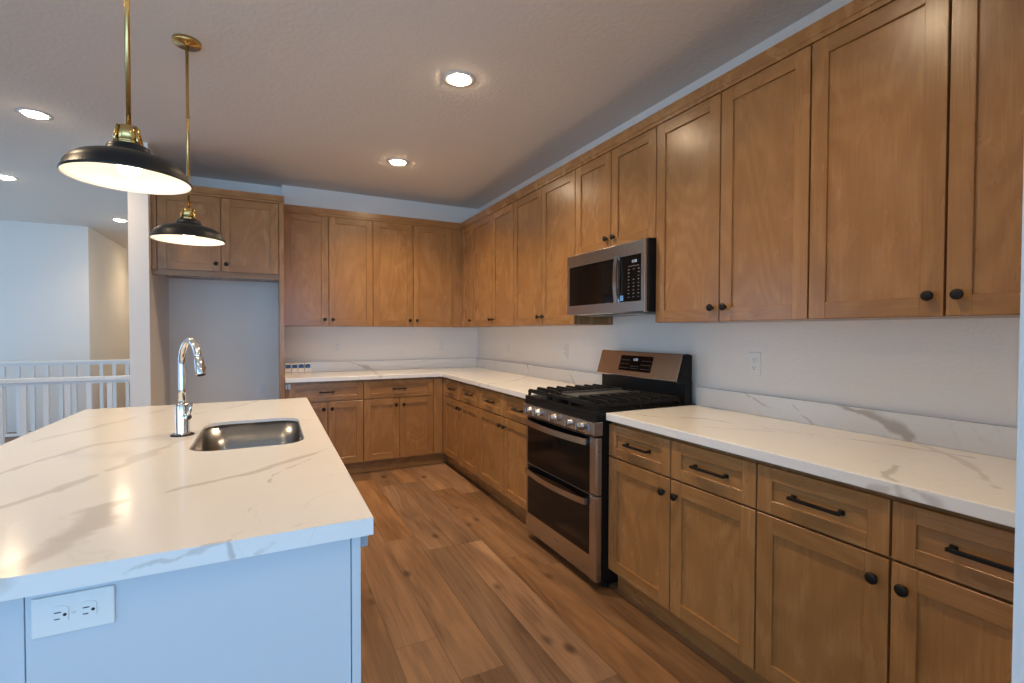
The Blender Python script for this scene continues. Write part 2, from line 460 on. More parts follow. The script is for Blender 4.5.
# refrigerator cabinet over the alcove, with its side panel
t = thing('refrigerator_cabinet', 'deep two-door maple cabinet bridging the empty refrigerator alcove', 'cabinet', (-2.978, 0, 0))
W = .928; yf = -.612
bm = nb(); box(bm, .0, W - .040, yf, .085, 1.80, 2.425); obj('body', bm, WS, t)
bm = nb(); box(bm, 0, .034, yf - .020, yf, 1.80, 2.425); obj('filler', bm, WV, t)
door(t, .036, .464, 1.806, 2.405, yf, 'rb'); door(t, .464, .888, 1.806, 2.405, yf, 'lb')
bm = nb(); box(bm, W - .038, W - .001, yf - .022, -.001, 0, 2.425, 0, .001, 1); obj('side_panel', bm, WV, t)
bm = nb(); box(bm, -.001, W + .004, yf - .034, .085, 2.425, 2.475, 0, .003); box(bm, 0, W + .001, yf - .026, yf, 2.407, 2.425); obj('crown', bm, WH, t)
bm = nb(); box(bm, .0, W - .040, yf + .002, yf + .022, 1.762, 1.80); obj('valance', bm, WH, t)

# base cabinets
ZB0, ZB1, ZDR0, ZDR1 = .118, .690, .698, .858
def base_cab(label, loc, rz, w, dsplit, rsplit, L=.165, filler=None, kick=(0, None)):
    t = thing('base_cabinet', label, 'cabinet', loc, rz, 'maple base cabinets')
    yf = -.610
    bm = nb(); box(bm, .0005, w - .0005, yf, -.001, .105, .875); obj('body', bm, WS, t)
    bm = nb(); box(bm, kick[0], kick[1] if kick[1] is not None else w, -.564, -.545, 0, .105); obj('toe_kick', bm, WH, t)
    for i in range(len(rsplit) - 1): drawer(t, rsplit[i], rsplit[i+1], ZDR0, ZDR1, yf, L)
    for i in range(len(dsplit) - 1): door(t, dsplit[i], dsplit[i+1], ZB0, ZB1, yf, ('rt', 'lt')[i % 2])
    if filler:
        for a, b in filler:
            bm = nb(); box(bm, a, b, yf - .018, yf, .118, .86); obj('filler', bm, WV, t)
    return t
t = base_cab('maple base cabinet with one wide drawer, beside the refrigerator panel behind the island', (-2.048, 0, 0), 0, .654, [.022, .345, .654], [.022, .654], .125, filler=[(.001, .020)])
bm = nb(); box(bm, .002, .016, -.652, -.629, .822, .862, 0, .002); box(bm, .020, .042, -.648, -.632, .818, .862, 0, .003)
obj('bracket', bm, BLUEGREY, t, label='small pale grey bracket at the top left corner')
base_cab('maple base cabinet with one wide drawer and two doors, left of the inner corner', (-1.394, 0, 0), 0, .670, [0, .334, .667], [0, .667], .125, filler=[(.669, .762)], kick=(0, .830))
base_cab('two-drawer maple base cabinet on the right wall next to the inner corner', (0, -.6295, 0), RZ, .9205, [.046, .482, .9205], [.046, .482, .9205], .125, filler=[(.0005, .044)], kick=(-.065, None))
base_cab('two-drawer maple base cabinet on the far side of the range', (0, -1.550, 0), RZ, .939, [0, .470, .939], [0, .470, .939], .125)
base_cab('two-drawer maple base cabinet on the near side of the range', (0, -3.2615, 0), RZ, .8346, [0, .4245, .8346], [0, .4245, .8346], .165)
base_cab('nearest maple base cabinet, cut by the wall end at the picture edge', (0, -4.0961, 0), RZ, .834, [0, .4135, .834], [0, .4135, .834], .165)

# ------------------------------------------------------------------ countertops
CT0, CT1 = .8765, .914
V = lambda pts, z=.914: [(x, y, z) for x, y in pts]
Q_ISL = quartz('island_quartz', [
    (V([(-2.72, -4.30), (-2.574, -4.130), (-2.532, -4.05), (-2.495, -3.955)]), .022, .50),
    (V([(-2.52, -4.00), (-2.495, -3.955), (-2.511, -3.83), (-2.47, -3.79)]), .036, .55),
    (V([(-2.50, -3.82), (-2.366, -3.741), (-2.2, -3.64), (-1.93, -3.40)]), .013, .55),
    (V([(-2.95, -4.0), (-2.721, -3.714), (-2.641, -3.567), (-2.565, -3.43)]), .014, .50),
    (V([(-2.58, -3.45), (-2.55, -3.31), (-2.477, -3.113), (-2.42, -2.90)]), .024, .38),
    (V([(-3.05, -3.72), (-2.856, -3.344), (-2.781, -3.156)]), .013, .5),
    (V([(-2.80, -3.20), (-2.73, -3.034), (-2.505, -2.92)]), .020, .34),
    ([(-2.228, -4.153, .876), (-2.237, -4.153, .907), (-2.241, -4.142, .914), (-2.227, -4.045, .914), (-2.185, -3.889, .914), (-2.165, -3.704, .914), (-2.05, -3.58, .914)], .0050, .60),
    ([(-2.40, -4.153, .878), (-2.32, -4.153, .892), (-2.237, -4.153, .907)], .0045, .45),
    ([(-2.19, -4.153, .88), (-2.15, -4.153, .905), (-2.08, -4.10, .914), (-2.02, -3.95, .914)], .0040, .30),
    (V([(-2.56, -2.55), (-2.488, -2.401), (-2.355, -2.273), (-2.2, -1.98)]), .016, .40),
    (V([(-2.95, -2.9), (-2.75, -2.45), (-2.6, -2.0)]), .014, .3),
])
Q_RUN = quartz('counter_quartz', [
    ([(-.02, -4.02, 1.035), (-.02, -4.145, .993), (-.02, -4.29, .926)], .021, .85),
    ([(-.02, -4.26, .936), (-.02, -4.31, .914), (-.20, -4.52, .914), (-.45, -4.66, .914)], .012, .45),
    ([(-.45, -4.44, .914), (-.60, -4.48, .914), (-.648, -4.53, .900), (-.648, -4.55, .87)], .030, .70),
    ([(-.648, -4.46, .880), (-.648, -4.56, .905), (-.648, -4.62, .890)], .018, .55),
    ([(-.579, -3.28, .914), (-.50, -3.45, .914), (-.34, -3.60, .914), (-.295, -3.764, .914), (-.242, -4.0, .914), (-.16, -4.18, .914), (-.10, -4.5, .914)], .0095, .60),
    ([(-.51, -3.735, .914), (-.334, -3.891, .914), (-.21, -4.10, .914), (-.097, -4.25, .914)], .008, .42),
    ([(-.02, -3.58, 1.016), (-.02, -3.65, .985), (-.02, -3.74, .955), (-.02, -3.79, .92)], .0042, .55),
    ([(-.02, -3.797, 1.0), (-.02, -3.805, .914)], .0042, .5),
    ([(-.02, -3.80, .998), (-.02, -3.86, .965), (-.02, -3.93, .914)], .0042, .5),
    ([(-1.44, -.02, 1.02), (-1.40, -.02, 1.0), (-1.306, -.02, .962), (-1.20, -.02, .917)], .017, .70),
    ([(-1.20, -.03, .914), (-1.23, -.30, .914), (-1.26, -.55, .914), (-1.25, -.66, .89)], .020, .45),
    ([(-.02, -.53, 1.02), (-.02, -.60, .914)], .0055, .55),
    ([(-.02, -1.26, 1.016), (-.02, -1.32, .914)], .012, .70),
    ([(-.03, -1.32, .914), (-.3, -1.6, .914), (-.65, -1.80, .90)], .014, .5),
    ([(-.02, -1.95, 1.016), (-.02, -2.05, .914), (-.4, -2.2, .914)], .008, .5),
    ([(-.2, -2.45, .914), (-.45, -2.0, .914), (-.65, -1.6, .89)], .007, .4),
])
t = thing('countertop', 'L-shaped veined white quartz worktop along the back wall and up to the range', 'countertop', (0, 0, 0))
bm = nb(); prism(bm, [(-2.047, -.001), (-.001, -.001), (-.001, -2.489), (-.648, -2.489), (-.648, -.648), (-2.047, -.648)], 'z', CT0, CT1, 0, .003); obj('slab', bm, Q_RUN, t)
bm = nb(); box(bm, -2.047, -.021, -.021, -.001, CT1, 1.016, 0, .0015, 1); box(bm, -.021, -.001, -2.489, -.001, CT1, 1.016, 0, .0015, 1); obj('backsplash', bm, Q_RUN, t)
t = thing('countertop', 'straight veined white quartz worktop right of the range', 'countertop', (0, -3.2615, 0))
bm = nb(); box(bm, -.648, -.001, -1.668, 0, CT0, CT1, 0, .003); obj('slab', bm, Q_RUN, t)
bm = nb(); box(bm, -.021, -.001, -1.668, 0, CT1, 1.016, 0, .0015, 1); obj('backsplash', bm, Q_RUN, t)

# ------------------------------------------------------------------ island
IX0, IX1, IY0, IY1 = -3.02, -1.963, -4.153, -2.008
def rrect(x0, x1, y0, y1, r, seg=8):
    pts = []
    for cx, cy, a in ((x1-r, y1-r, 0), (x0+r, y1-r, 90), (x0+r, y0+r, 180), (x1-r, y0+r, 270)):
        for i in range(seg + 1):
            q = math.radians(a + 90 * i / seg); pts.append((cx + r*math.cos(q), cy + r*math.sin(q)))
    return pts
SX0, SX1, SY0, SY1 = -2.416, -2.048, -3.312, -2.715
island = thing('kitchen_island', 'white island base with recessed end panel under the big quartz top', 'island', (-2.28, -3.08, 0))
ic = Vector((-2.28, -3.08, 0))
def ibox(name, dims, m, b=0):
    bm = nb(); x0, x1, y0, y1, z0, z1 = dims
    box(bm, x0-ic.x, x1-ic.x, y0-ic.y, y1-ic.y, z0, z1, 0, b); return obj(name, bm, m, island)
BX0, BX1, BY0, BY1 = -2.560, -1.984, -4.115, -2.05
bm = nb()
a = lambda x0, x1, y0, y1, z0, z1, b=0: box(bm, x0-ic.x, x1-ic.x, y0-ic.y, y1-ic.y, z0, z1, 0, b)
a(BX0+.014, BX0+.03, BY0+.02, BY1, 0, CT0); a(BX0+.03, BX1-.02, BY1-.02, BY1, 0, CT0); a(BX1-.03, BX1-.02, BY0+.02, BY1, .10, CT0)
a(BX0+.03, BX1-.09, BY0+.04, BY1-.02, .0, .10)
obj('body', bm, ISL, island)
ibox('end_panel', (BX0+.016, BX1-.022, BY0, BY0+.02, 0, CT0), ISL)
ibox('corner_trim', (BX1-.020, BX1-.001, BY0-.006, BY0+.02, 0, CT0), ISL, .001)
ibox('back_panel', (BX0-.026, BX0+.012, BY0+.006, BY1, 0, CT0), ISL, .001)
ibox('support_rail', (-2.95, BX0-.026, BY0+.05, BY0+.09, .82, CT0), ISL)
ibox('support_rail', (-2.95, BX0-.026, BY1-.09, BY1-.05, .82, CT0), ISL)
ibox('toe_kick', (BX1-.09, BX1-.075, BY0+.03, BY1, 0, .10), WHITE)
for k in range(4):
    y0 = BY0 + .03 + k * .505; y1 = y0 + .500
    d = ibox('door', (BX1-.019, BX1, y0, y1, .115, .685), ISL, .0015)
    d2 = ibox('drawer', (BX1-.019, BX1, y0, y1, .695, .86), ISL, .0015)
bm = nb(); a(BX1+.0002, BX1+.022, BY0+.032, BY0+.052, .822, .868, .003); obj('bracket', bm, BLUEGREY, island, label='small pale bracket under the counter corner')
# top with sink cut-out
tp = thing('island_countertop', 'large veined white quartz island top with a sink cut-out', 'countertop', (-2.28, -3.08, 0))
bm = nb()
outer = [bm.verts.new((x-ic.x, y-ic.y, CT1)) for x, y in ((IX0, IY0), (IX1, IY0), (IX1, IY1), (IX0, IY1))]
hole = [bm.verts.new((x-ic.x, y-ic.y, CT1)) for x, y in rrect(SX0, SX1, SY0, SY1, .085)]
es = [bm.edges.new((L[i], L[(i+1) % len(L)])) for L in (outer, hole) for i in range(len(L))]
g = bmesh.ops.triangle_fill(bm, edges=es, use_beauty=True)
fs = [f for f in bm.faces]
bmesh.ops.recalc_face_normals(bm, faces=fs)
if fs[0].normal.z < 0: bmesh.ops.reverse_faces(bm, faces=fs)
r = bmesh.ops.extrude_face_region(bm, geom=fs)
bmesh.ops.translate(bm, verts=[v for v in r['geom'] if isinstance(v, bmesh.types.BMVert)], vec=(0, 0, -.013))
bmesh.ops.recalc_face_normals(bm, faces=bm.faces[:])
for q in ((IX0, IX1, IY0, IY0+.04), (IX0, IX1, IY1-.04, IY1), (IX0, IX0+.04, IY0+.04, IY1-.04), (IX1-.04, IX1, IY0+.04, IY1-.04)):
    box(bm, q[0]-ic.x, q[1]-ic.x, q[2]-ic.y, q[3]-ic.y, CT0, CT1-.013)
obj('slab', bm, Q_ISL, tp)
# sink
sk = thing('kitchen_sink', 'undermount stainless steel sink in the island top', 'sink', ((SX0+SX1)/2, (SY0+SY1)/2, 0))
sc_ = Vector(((SX0+SX1)/2, (SY0+SY1)/2))
def basin(bm, off, zt, zb, flange):
    loops = []
    def L(e, z, r): loops.append([bm.verts.new((x-sc_.x, y-sc_.y, z)) for x, y in rrect(SX0-e, SX1+e, SY0-e, SY1+e, r)])
    L(.025, zt, .11) if flange else None
    L(.004+off, zt, .088+off)
    L(.002+off, zb+.05, .085+off)
    for i in range(1, 6):
        q = PI/2*i/5; L(.002+off-.04*(1-math.cos(q)), zb+.05-.05*math.sin(q), max(.05, .085-.04*(1-math.cos(q))))
    L(-.12, zb-.002, .03)
    for A, B in zip(loops, loops[1:]):
        for i in range(len(A)):
            j = (i+1) % len(A); f = bm.faces.new((A[i], A[j], B[j], B[i])); f.smooth = True
    bm.faces.new(loops[-1])
    return loops
bm = nb(); basin(bm, 0, .8995, .66, True); bmesh.ops.recalc_face_normals(bm, faces=bm.faces[:])
for f in bm.faces: f.normal_flip()
b_ = obj('basin', bm, SINKST, sk)
so = b_.modifiers.new('thickness', 'SOLIDIFY'); so.thickness = .0015; so.offset = -1
bm = nb(); lathe(bm, [(.057, .0005), (.055, .003), (.045, .003), (.042, -.004), (.012, -.006), (.010, .002), (0, .003)], (0, .02, .6585), 'z', 28); obj('drain', bm, CHROME, sk)
# faucet
FX, FY = -2.472, -2.963
fa = thing('kitchen_faucet', 'tall chrome gooseneck pull-down faucet beside the sink', 'faucet', (FX, FY, CT1))
th = math.radians(-66); dx, dy = math.cos(th), math.sin(th)
bm = nb(); lathe(bm, [(.0, 0), (.031, 0), (.031, .004), (.0245, .007), (.0238, .010), (.0238, .115), (.0215, .122), (.0135, .126), (0, .126)], (0, 0, .0), 'z', 32); obj('base', bm, CHROME, fa)
bm = nb()
rr = .094; zc = .277
pts = [(0, 0, .12), (0, 0, .18), (0, 0, zc)]
for i in range(1, 17):
    q = PI * i / 16 * .90; s_ = rr * (1 - math.cos(q)); pts.append((dx*s_, dy*s_, zc + rr*math.sin(q)))
tube(bm, pts, .0118, 16); obj('spout', bm, CHROME, fa)
e0, e1 = Vector(pts[-1]), Vector(pts[-2]); dr = (e0 - e1).normalized()
bm = nb(); tube(bm, [e0 - dr*.004, e0 + dr*.001, e0 + dr*.02, e0 + dr*.060, e0 + dr*.064], [.0125, .0145, .0155, .0165, .0145], 20); sh = obj('spray_head', bm, CHROME, fa)
bm = nb(); pb = e0 + dr*.038 + Vector((dy*-1, dx, 0)) * .0152; lathe(bm, [(0, 0), (.006, 0), (.006, .003), (0, .003)], tuple(pb), 'x', 12); obj('button', bm, SLOT, sh, label='small dark button')
bm = nb(); hx, hy = .62, -.78
tube(bm, [(hx*.020, hy*.020, .075), (hx*.034, hy*.034, .075), (hx*.044, hy*.044, .073)], [.013, .013, .010], 16)
tube(bm, [(hx*.036, hy*.036, .078), (hx*.050, hy*.050, .10), (hx*.058, hy*.058, .128)], [.0075, .006, .005], 10); obj('lever', bm, CHROME, fa)
bm = nb(); lathe(bm, [(0, 0), (.040, 0), (.040, .003), (.037, .005), (0, .005)], (0, 0, .0002), 'z', 32); obj('base_plate', bm, HARDW, fa, label='dark round plate under the faucet')

# ------------------------------------------------------------------ outlets
def outlet(label, loc, rz, horiz=False, group='white wall outlets'):
    t = thing('electrical_outlet', label, 'outlet', loc, rz, group)
    w, h = (.115, .070) if horiz else (.070, .115)
    bm = nb(); box(bm, -w/2, w/2, -.006, -.0003, -h/2, h/2, 0, .0025); obj('cover_plate', bm, PLASTIC, t)
    for s in (-1, 1):
        bm = nb()
        pts = []
        for i in range(28):
            q = 2*PI*i/28; x_, z_ = .0170*math.cos(q), .0170*math.sin(q); z_ = max(-.0125, min(.0125, z_)) if not horiz else z_
            if horiz: x_ = max(-.0125, min(.0125, x_))
            pts.append((x_, z_))
        prism(bm, pts, 'y', -.0078, -.0055)
        r_ = obj('receptacle', bm, PLASTIC, t, ((s*.0195 + (0), 0, 0) if horiz else (0, 0, s*.0195)))
        bm = nb()
        if horiz:
            box(bm, -.0065, .0025, -.0083, -.0075, .0045, .0062); box(bm, -.0065, .0010, -.0083, -.0075, -.0068, -.0052)
            lathe(bm, [(0, 0), (.0026, 0), (.0026, .0006), (0, .0006)], (.0078, -.0078, 0), '-y', 12)
        else:
            box(bm, .0045, .0062, -.0083, -.0075, -.002, .0065); box(bm, -.0068, -.0052, -.0083, -.0075, -.001, .0065)
            lathe(bm, [(0, 0), (.0026, 0), (.0026, .0006), (0, .0006)], (0, -.0078, -.0075), '-y', 12)
        obj('slots', bm, SLOT, r_)
    bm = nb(); lathe(bm, [(0, 0), (.0028, 0), (.0024, .001), (0, .001)], (0, -.006, 0), '-y', 12); obj('screw', bm, PLASTIC, t)
    return t
outlet('white duplex outlet set sideways in the island end panel', (-2.478, BY0, .821), 0, True)
outlet('white duplex outlet on the right wall, just right of the range', (0, -3.614, 1.165), RZ)
outlet('white duplex outlet on the right wall under the cabinets left of the microwave', (0, -1.891, 1.165), RZ)
outlet('white duplex outlet on the right wall close to the inner corner', (0, -.80, 1.165), RZ)
outlet('white duplex outlet on the back wall above the small white boxes', (-1.549, 0, 1.165), 0)
outlet('white duplex outlet on the back wall close to the inner corner', (-.435, 0, 1.165), 0)
outlet('white outlet low on the wall inside the refrigerator alcove', (-2.235, .09, .745), 0)
outlet('white outlet low on the stairwell wall behind the railing', (-4.375, 3.9, .85), PI/2)

# ------------------------------------------------------------------ range
RG0 = -2.494; RW = .762
rg = thing('gas_range', 'freestanding stainless gas range with double oven', 'range', (0, RG0, 0), RZ)
# local: x 0..RW, y = world x
def part(name, boxes, m, parent=rg, b=0, label=None, loc=(0,0,0)):
    bm = nb()
    for q in boxes: box(bm, *q, 0, b)
    return obj(name, bm, m, parent, loc, label)
part('body', [(.002, RW-.002, -.660, -.012, .045, .895), (.03, RW-.03, -.60, -.05, .012, .045)], ENAMEL)
for x in (.05, RW-.05):
    for y in (-.60, -.06):
        bm = nb(); lathe(bm, [(0, 0), (.018, 0), (.018, .01), (.010, .014), (.010, .045), (0, .045)], (x, y, 0), 'z', 14); obj('foot', bm, ENAMEL, rg)
# cooktop
bm = nb(); box(bm, .001, RW-.001, -.700, -.012, .893, .917, 0, .004); box(bm, .001, RW-.001, -.700, -.660, .868, .893); obj('cooktop', bm, ENAMEL, rg)
for x, y, r_ in ((.155, -.56, .045), (.155, -.24, .036), (.607, -.56, .050), (.607, -.24, .034), (.381, -.40, .040)):
    bm = nb(); lathe(bm, [(0, 0), (r_+.012, 0), (r_+.008, .006), (r_, .010), (r_, .016), (r_-.004, .020), (0, .021)], (x, y, .917), 'z', 28); obj('burner', bm, IRON, rg)
def grate(x0, x1):
    bm = nb(); z0, z1 = .936, .952; y0, y1 = -.690, -.110; w = .013
    box(bm, x0, x0+w, y0, y1, z0, z1, 0, .002); box(bm, x1-w, x1, y0, y1, z0, z1, 0, .002)
    box(bm, x0+w, x1-w, y0, y0+w, z0, z1+.008, 0, .002); box(bm, x0+w, x1-w, y1-w, y1, z0, z1+.008, 0, .002)
    for k in range(1, 8):
        y = y0 + (y1-y0)*k/8
        prism(bm, [(x0, z0+.004), (x0, z1+.010), (x0+.012, z1+.016), (x1-.012, z1+.016), (x1, z1+.010), (x1, z0+.004), (x1-.03, z0+.008), (x0+.03, z0+.008)], 'y', y-w/2, y+w/2, 0, .0015)
    xm = (x0+x1)/2; box(bm, xm-w/2, xm+w/2, y0+w, y1-w, z0+.004, z1+.006, 0, .002)
    for x in (x0+.001, x1-.014):
        for y in (y0+.002, (y0+y1)/2-.006, y1-.015): box(bm, x, x+.013, y, y+.013, .9172, z0)
    return obj('grate', bm, IRON, rg)
grate(.020, .268); grate(.494, .742)
bm = nb(); y0, y1 = -.685, -.105
box(bm, .272, .283, y0, y1, .934, .957, 0, .002); box(bm, .479, .490, y0, y1, .934, .957, 0, .002)
box(bm, .283, .479, y0, y0+.011, .940, .957, 0, .002); box(bm, .283, .479, y1-.011, y1, .940, .957, 0, .002)
for x in (.273, .477):
    for y in (y0+.002, y1-.015): box(bm, x, x+.012, y, y+.013, .9172, .936)
gr = obj('grate', bm, IRON, rg)
bm = nb(); box(bm, .286, .476, y0+.075, y1-.055, .948, .956, 0, .003); box(bm, .286, .476, y0+.013, y0+.072, .938, .944, 0, .002)
box(bm, .290, .300, y0+.078, y1-.058, .956, .966, 0, .002); box(bm, .462, .472, y0+.078, y1-.058, .956, .966, 0, .002); obj('griddle', bm, GRIDDLE, rg, label='grey griddle plate between the black grates')
# control panel
bm = nb(); prism(bm, [(-.660, .797), (-.713, .797), (-.717, .803), (-.7165, .867), (-.660, .867)], 'x', .001, RW-.001, 0, .0025); cp = obj('control_panel', bm, STEEL, rg)
for x in (.105, .205, .390, .555, .655):
    bm = nb()
    lathe(bm, [(0, 0), (.024, 0), (.024, .004), (.021, .007), (.0195, .026), (.0175, .030), (0, .031)], (0, 0, 0), '-y', 28)
    box(bm, -.0055, .0055, -.042, -.028, -.020, .020, 0, .003)
    kb = obj('knob', bm, STEEL, cp, (x, -.7165, .835)); kb.rotation_euler = (0, 0, 0)
part('knob_marking', [(.715, .722, -.7177, -.7150, .820, .848)], STICK, cp, 0, 'thin pale blue sticker')
part('door_vent', [(.02, RW-.02, -.664, -.655, .783, .797)], SLOT)
# oven doors
def oven(z0, z1, g0, g1, hz):
    bm = nb()
    box(bm, .003, RW-.003, -.692, -.663, z0, z1, 0, .003)
    d = obj('oven_door', bm, STEEL, rg)
    bm = nb(); box(bm, .030, RW-.066, -.6955, -.690, g0, g1, 0, .001); obj('glass', bm, GLASS, d)
    bm = nb(); box(bm, RW-.060, RW-.004, -.7005, -.690, z0+.002, z1-.002, 0, .004); obj('edge_trim', bm, STEEL, d)
    bm = nb(); N = 24; fs = []
    ring = []
    for i in range(N+1):
        u = i/N; x = .032 + u*(.688-.032); bow = math.sin(PI*u)
        y = -.720 - .030*bow**.8
        ring.append([bm.verts.new(p) for p in ((x, y, hz-.016), (x, y+.011, hz-.016), (x, y+.011, hz+.016), (x, y, hz+.016))])
    for A, B in zip(ring, ring[1:]):
        for i in range(4): fs.append(bm.faces.new((A[i], A[(i+1)%4], B[(i+1)%4], B[i])))
    fs += [bm.faces.new(ring[0]), bm.faces.new(ring[-1])]
    bmesh.ops.recalc_face_normals(bm, faces=fs)
    for x in (.032, .668): box(bm, x, x+.020, -.712, -.6945, hz-.014, hz+.014)
    obj('handle', bm, STEEL, d)
    return d
oven(.492, .786, .494, .784, .757)
lo = oven(.050, .486, .170, .484, .447)
bm = nb(); lathe(bm, [(0, 0), (.014, 0), (.014, .0008), (.0125, .0008), (.0125, .0004), (0, .0004)], (.36, -.692, .115), '-y', 28); obj('badge', bm, STEEL, lo)
# backguard
part('riser', [(.004, RW-.004, -.095, -.040, .895, 1.05)], ENAMEL)
bm = nb(); prism(bm, [(-.045, 1.035), (-.045, 1.192), (-.084, 1.200), (-.092, 1.196), (-.138, 1.046), (-.134, 1.038)], 'x', .001, RW-.026, 0, .002); bk = obj('backguard', bm, STEEL, rg)
bm = nb(); prism(bm, [(-.045, .917), (-.045, 1.193), (-.080, 1.200), (-.090, 1.195), (-.132, 1.042), (-.098, 1.030), (-.098, .917)], 'x', RW-.025, RW-.001, 0, .002); obj('end_cap', bm, ENAMEL, rg)
bm = nb(); prism(bm, [(-.012, .917), (-.012, 1.036), (-.092, 1.036), (-.092, .917)], 'x', .001, .010, 0, 0); obj('end_cap', bm, ENAMEL, rg)
# display lies on the sloping face: local frame along the slope
sl = Vector((-.046, -.150)); ang = math.atan2(.046, .150)
dsp = D.objects.new('display', None)
bm = nb(); box(bm, -.146, .146, -.003, .0006, -.050, .050, 0, .001)
dp = obj('display', bm, GLASS, bk, (.368, -.1145, 1.124)); dp.rotation_euler = (-ang, 0, 0)
D.objects.remove(dsp)
bm = nb()
for r_ in range(3):
    for c in list(range(4)) + [9, 10, 11, 12]:
        x = -.128 + c * .0215; box(bm, x - .0045, x + .0045, -.0036, -.0028, -.034 + r_*.026, -.031 + r_*.026)
for c in range(5): box(bm, -.036 + c*.016, -.030 + c*.016, -.0036, -.0028, -.020, -.017); box(bm, -.036 + c*.016, -.030 + c*.016, -.0036, -.0028, -.034, -.031)
obj('keys', bm, KEYS, dp)
def seg7(bm, x, z, ch, s=1.0):
    segs = {'0': 'abcdef', '1': 'bc', '2': 'abged', '4': 'fgbc', '8': 'abcdefg'}[ch]
    w, h, t = .007*s, .007*s, .0016*s
    S = {'a': (0, w, 2*h-t, 2*h), 'd': (0, w, 0, t), 'g': (0, w, h-t/2, h+t/2), 'b': (w-t, w, h, 2*h), 'c': (w-t, w, 0, h), 'f': (0, t, h, 2*h), 'e': (0, t, 0, h)}
    for c in segs:
        a0, a1, b0, b1 = S[c]; box(bm, x+a0, x+a1, -.0036, -.0028, z+b0, z+b1)
bm = nb()
for i, ch in enumerate('1200'): seg7(bm, -.024 + i*.0105 + (.003 if i > 1 else 0), .018, ch)
obj('clock_digits', bm, GLOW, dp)

# ------------------------------------------------------------------ microwave
mw = thing('microwave_oven', 'stainless over-the-range microwave under the short wall cabinet', 'microwave', (0, -2.4972, 0), RZ)
part('body', [(.003, .759, -.366, -.003, 1.430, 1.8225)], ENAMEL, mw, .002)
bm = nb()
Xw0, Xw1, Xp0, Xp1 = .028, .494, .541, .718
Zb, Zt, zw0, zw1 = 1.428, 1.8215, 1.491, 1.745
prism(bm, [(-.366, Zb), (-.385, Zb+.006), (-.385, zw0), (-.366, zw0)], 'x', .0, .737, 0, .0015)
prism(bm, [(-.366, zw1), (-.385, zw1), (-.385, Zt-.004), (-.378, Zt), (-.366, Zt)], 'x', .0, .585, 0, .0015)
prism(bm, [(-.366, zw1), (-.385, zw1), (-.385, Zt-.004), (-.378, Zt), (-.366, Zt)], 'x', .5865, .737, 0, .0015)
box(bm, 0, Xw0-.001, -.385, -.366, zw0, zw1); box(bm, Xw1+.001, Xp0-.001, -.385, -.366, zw0, zw1); box(bm, Xp1+.001, .737, -.385, -.366, zw0, zw1)
obj('front_frame', bm, STEEL, mw)
bm = nb(); box(bm, .7375, .749, -.387, -.366, Zb, Zt, 0, .003); obj('side_trim', bm, STEEL, mw)
bm = nb(); box(bm, Xw0, Xw1, -.3845, -.366, zw0+.0005, zw1-.0005, 0, .001); wd = obj('door_window', bm, GLASS, mw)
pn = part('keypad', [(Xp0, Xp1, -.3845, -.366, zw0+.0005, zw1-.0005)], GLASS, mw, .001)
bm = nb()
for r_ in range(9):
    for c in range(3):
        if r_ in (6, 7) and c == 1: continue
        x = .612 + c*.040; z = zw0 + .022 + r_*.0190
        box(bm, x, x + (.011 if r_ < 7 else .014), -.3850, -.3842, z, z + (.0045 if r_ % 2 else .003))
box(bm, .615, .700, -.3852, -.3842, zw0+.192, zw0+.1945)
obj('keys', bm, KEYS, pn)
bm = nb()
for i, ch in enumerate('1200'):
    segs = bmesh.new(); segs.free()
    x = .640 + i*.0105 + (.004 if i > 1 else 0); z = zw0 + .212; w, h, tt = .007, .007, .0016
    S = {'1': 'bc', '2': 'abged', '0': 'abcdef'}[ch]
    T = {'a': (0, w, 2*h-tt, 2*h), 'd': (0, w, 0, tt), 'g': (0, w, h-tt/2, h+tt/2), 'b': (w-tt, w, h, 2*h), 'c': (w-tt, w, 0, h), 'f': (0, tt, h, 2*h), 'e': (0, tt, 0, h)}
    for c in S:
        a0, a1, b0, b1 = T[c]; box(bm, x+a0, x+a1, -.3852, -.3842, z+b0, z+b1)
obj('clock_digits', bm, GLOW, pn)
part('sticker', [(.545, .572, -.3853, -.3844, zw0+.006, zw0+.036)], STICK, pn, 0, 'small pale blue sticker')
bm = nb(); N = 16; ring = []; fs = []
for i in range(N+1):
    u = i/N; z = zw0 - .002 + u*(zw1 - zw0 + .012); y = -.398 - .010*math.sin(PI*u)
    ring.append([bm.verts.new(p) for p in ((.506, y, z), (.535, y, z), (.535, y+.007, z), (.506, y+.007, z))])
for A, B in zip(ring, ring[1:]):
    for i in range(4): fs.append(bm.faces.new((A[i], A[(i+1)%4], B[(i+1)%4], B[i])))
fs += [bm.faces.new(ring[0]), bm.faces.new(ring[-1])]; bmesh.ops.recalc_face_normals(bm, faces=fs)
for z in (zw0, zw1-.014): box(bm, .509, .532, -.396, -.385, z, z+.018)
obj('handle', bm, STEEL, mw)
part('grease_filter', [(.10, .34, -.33, -.10, 1.424, 1.4305), (.42, .66, -.33, -.10, 1.424, 1.4305)], SINKST, mw, .001)

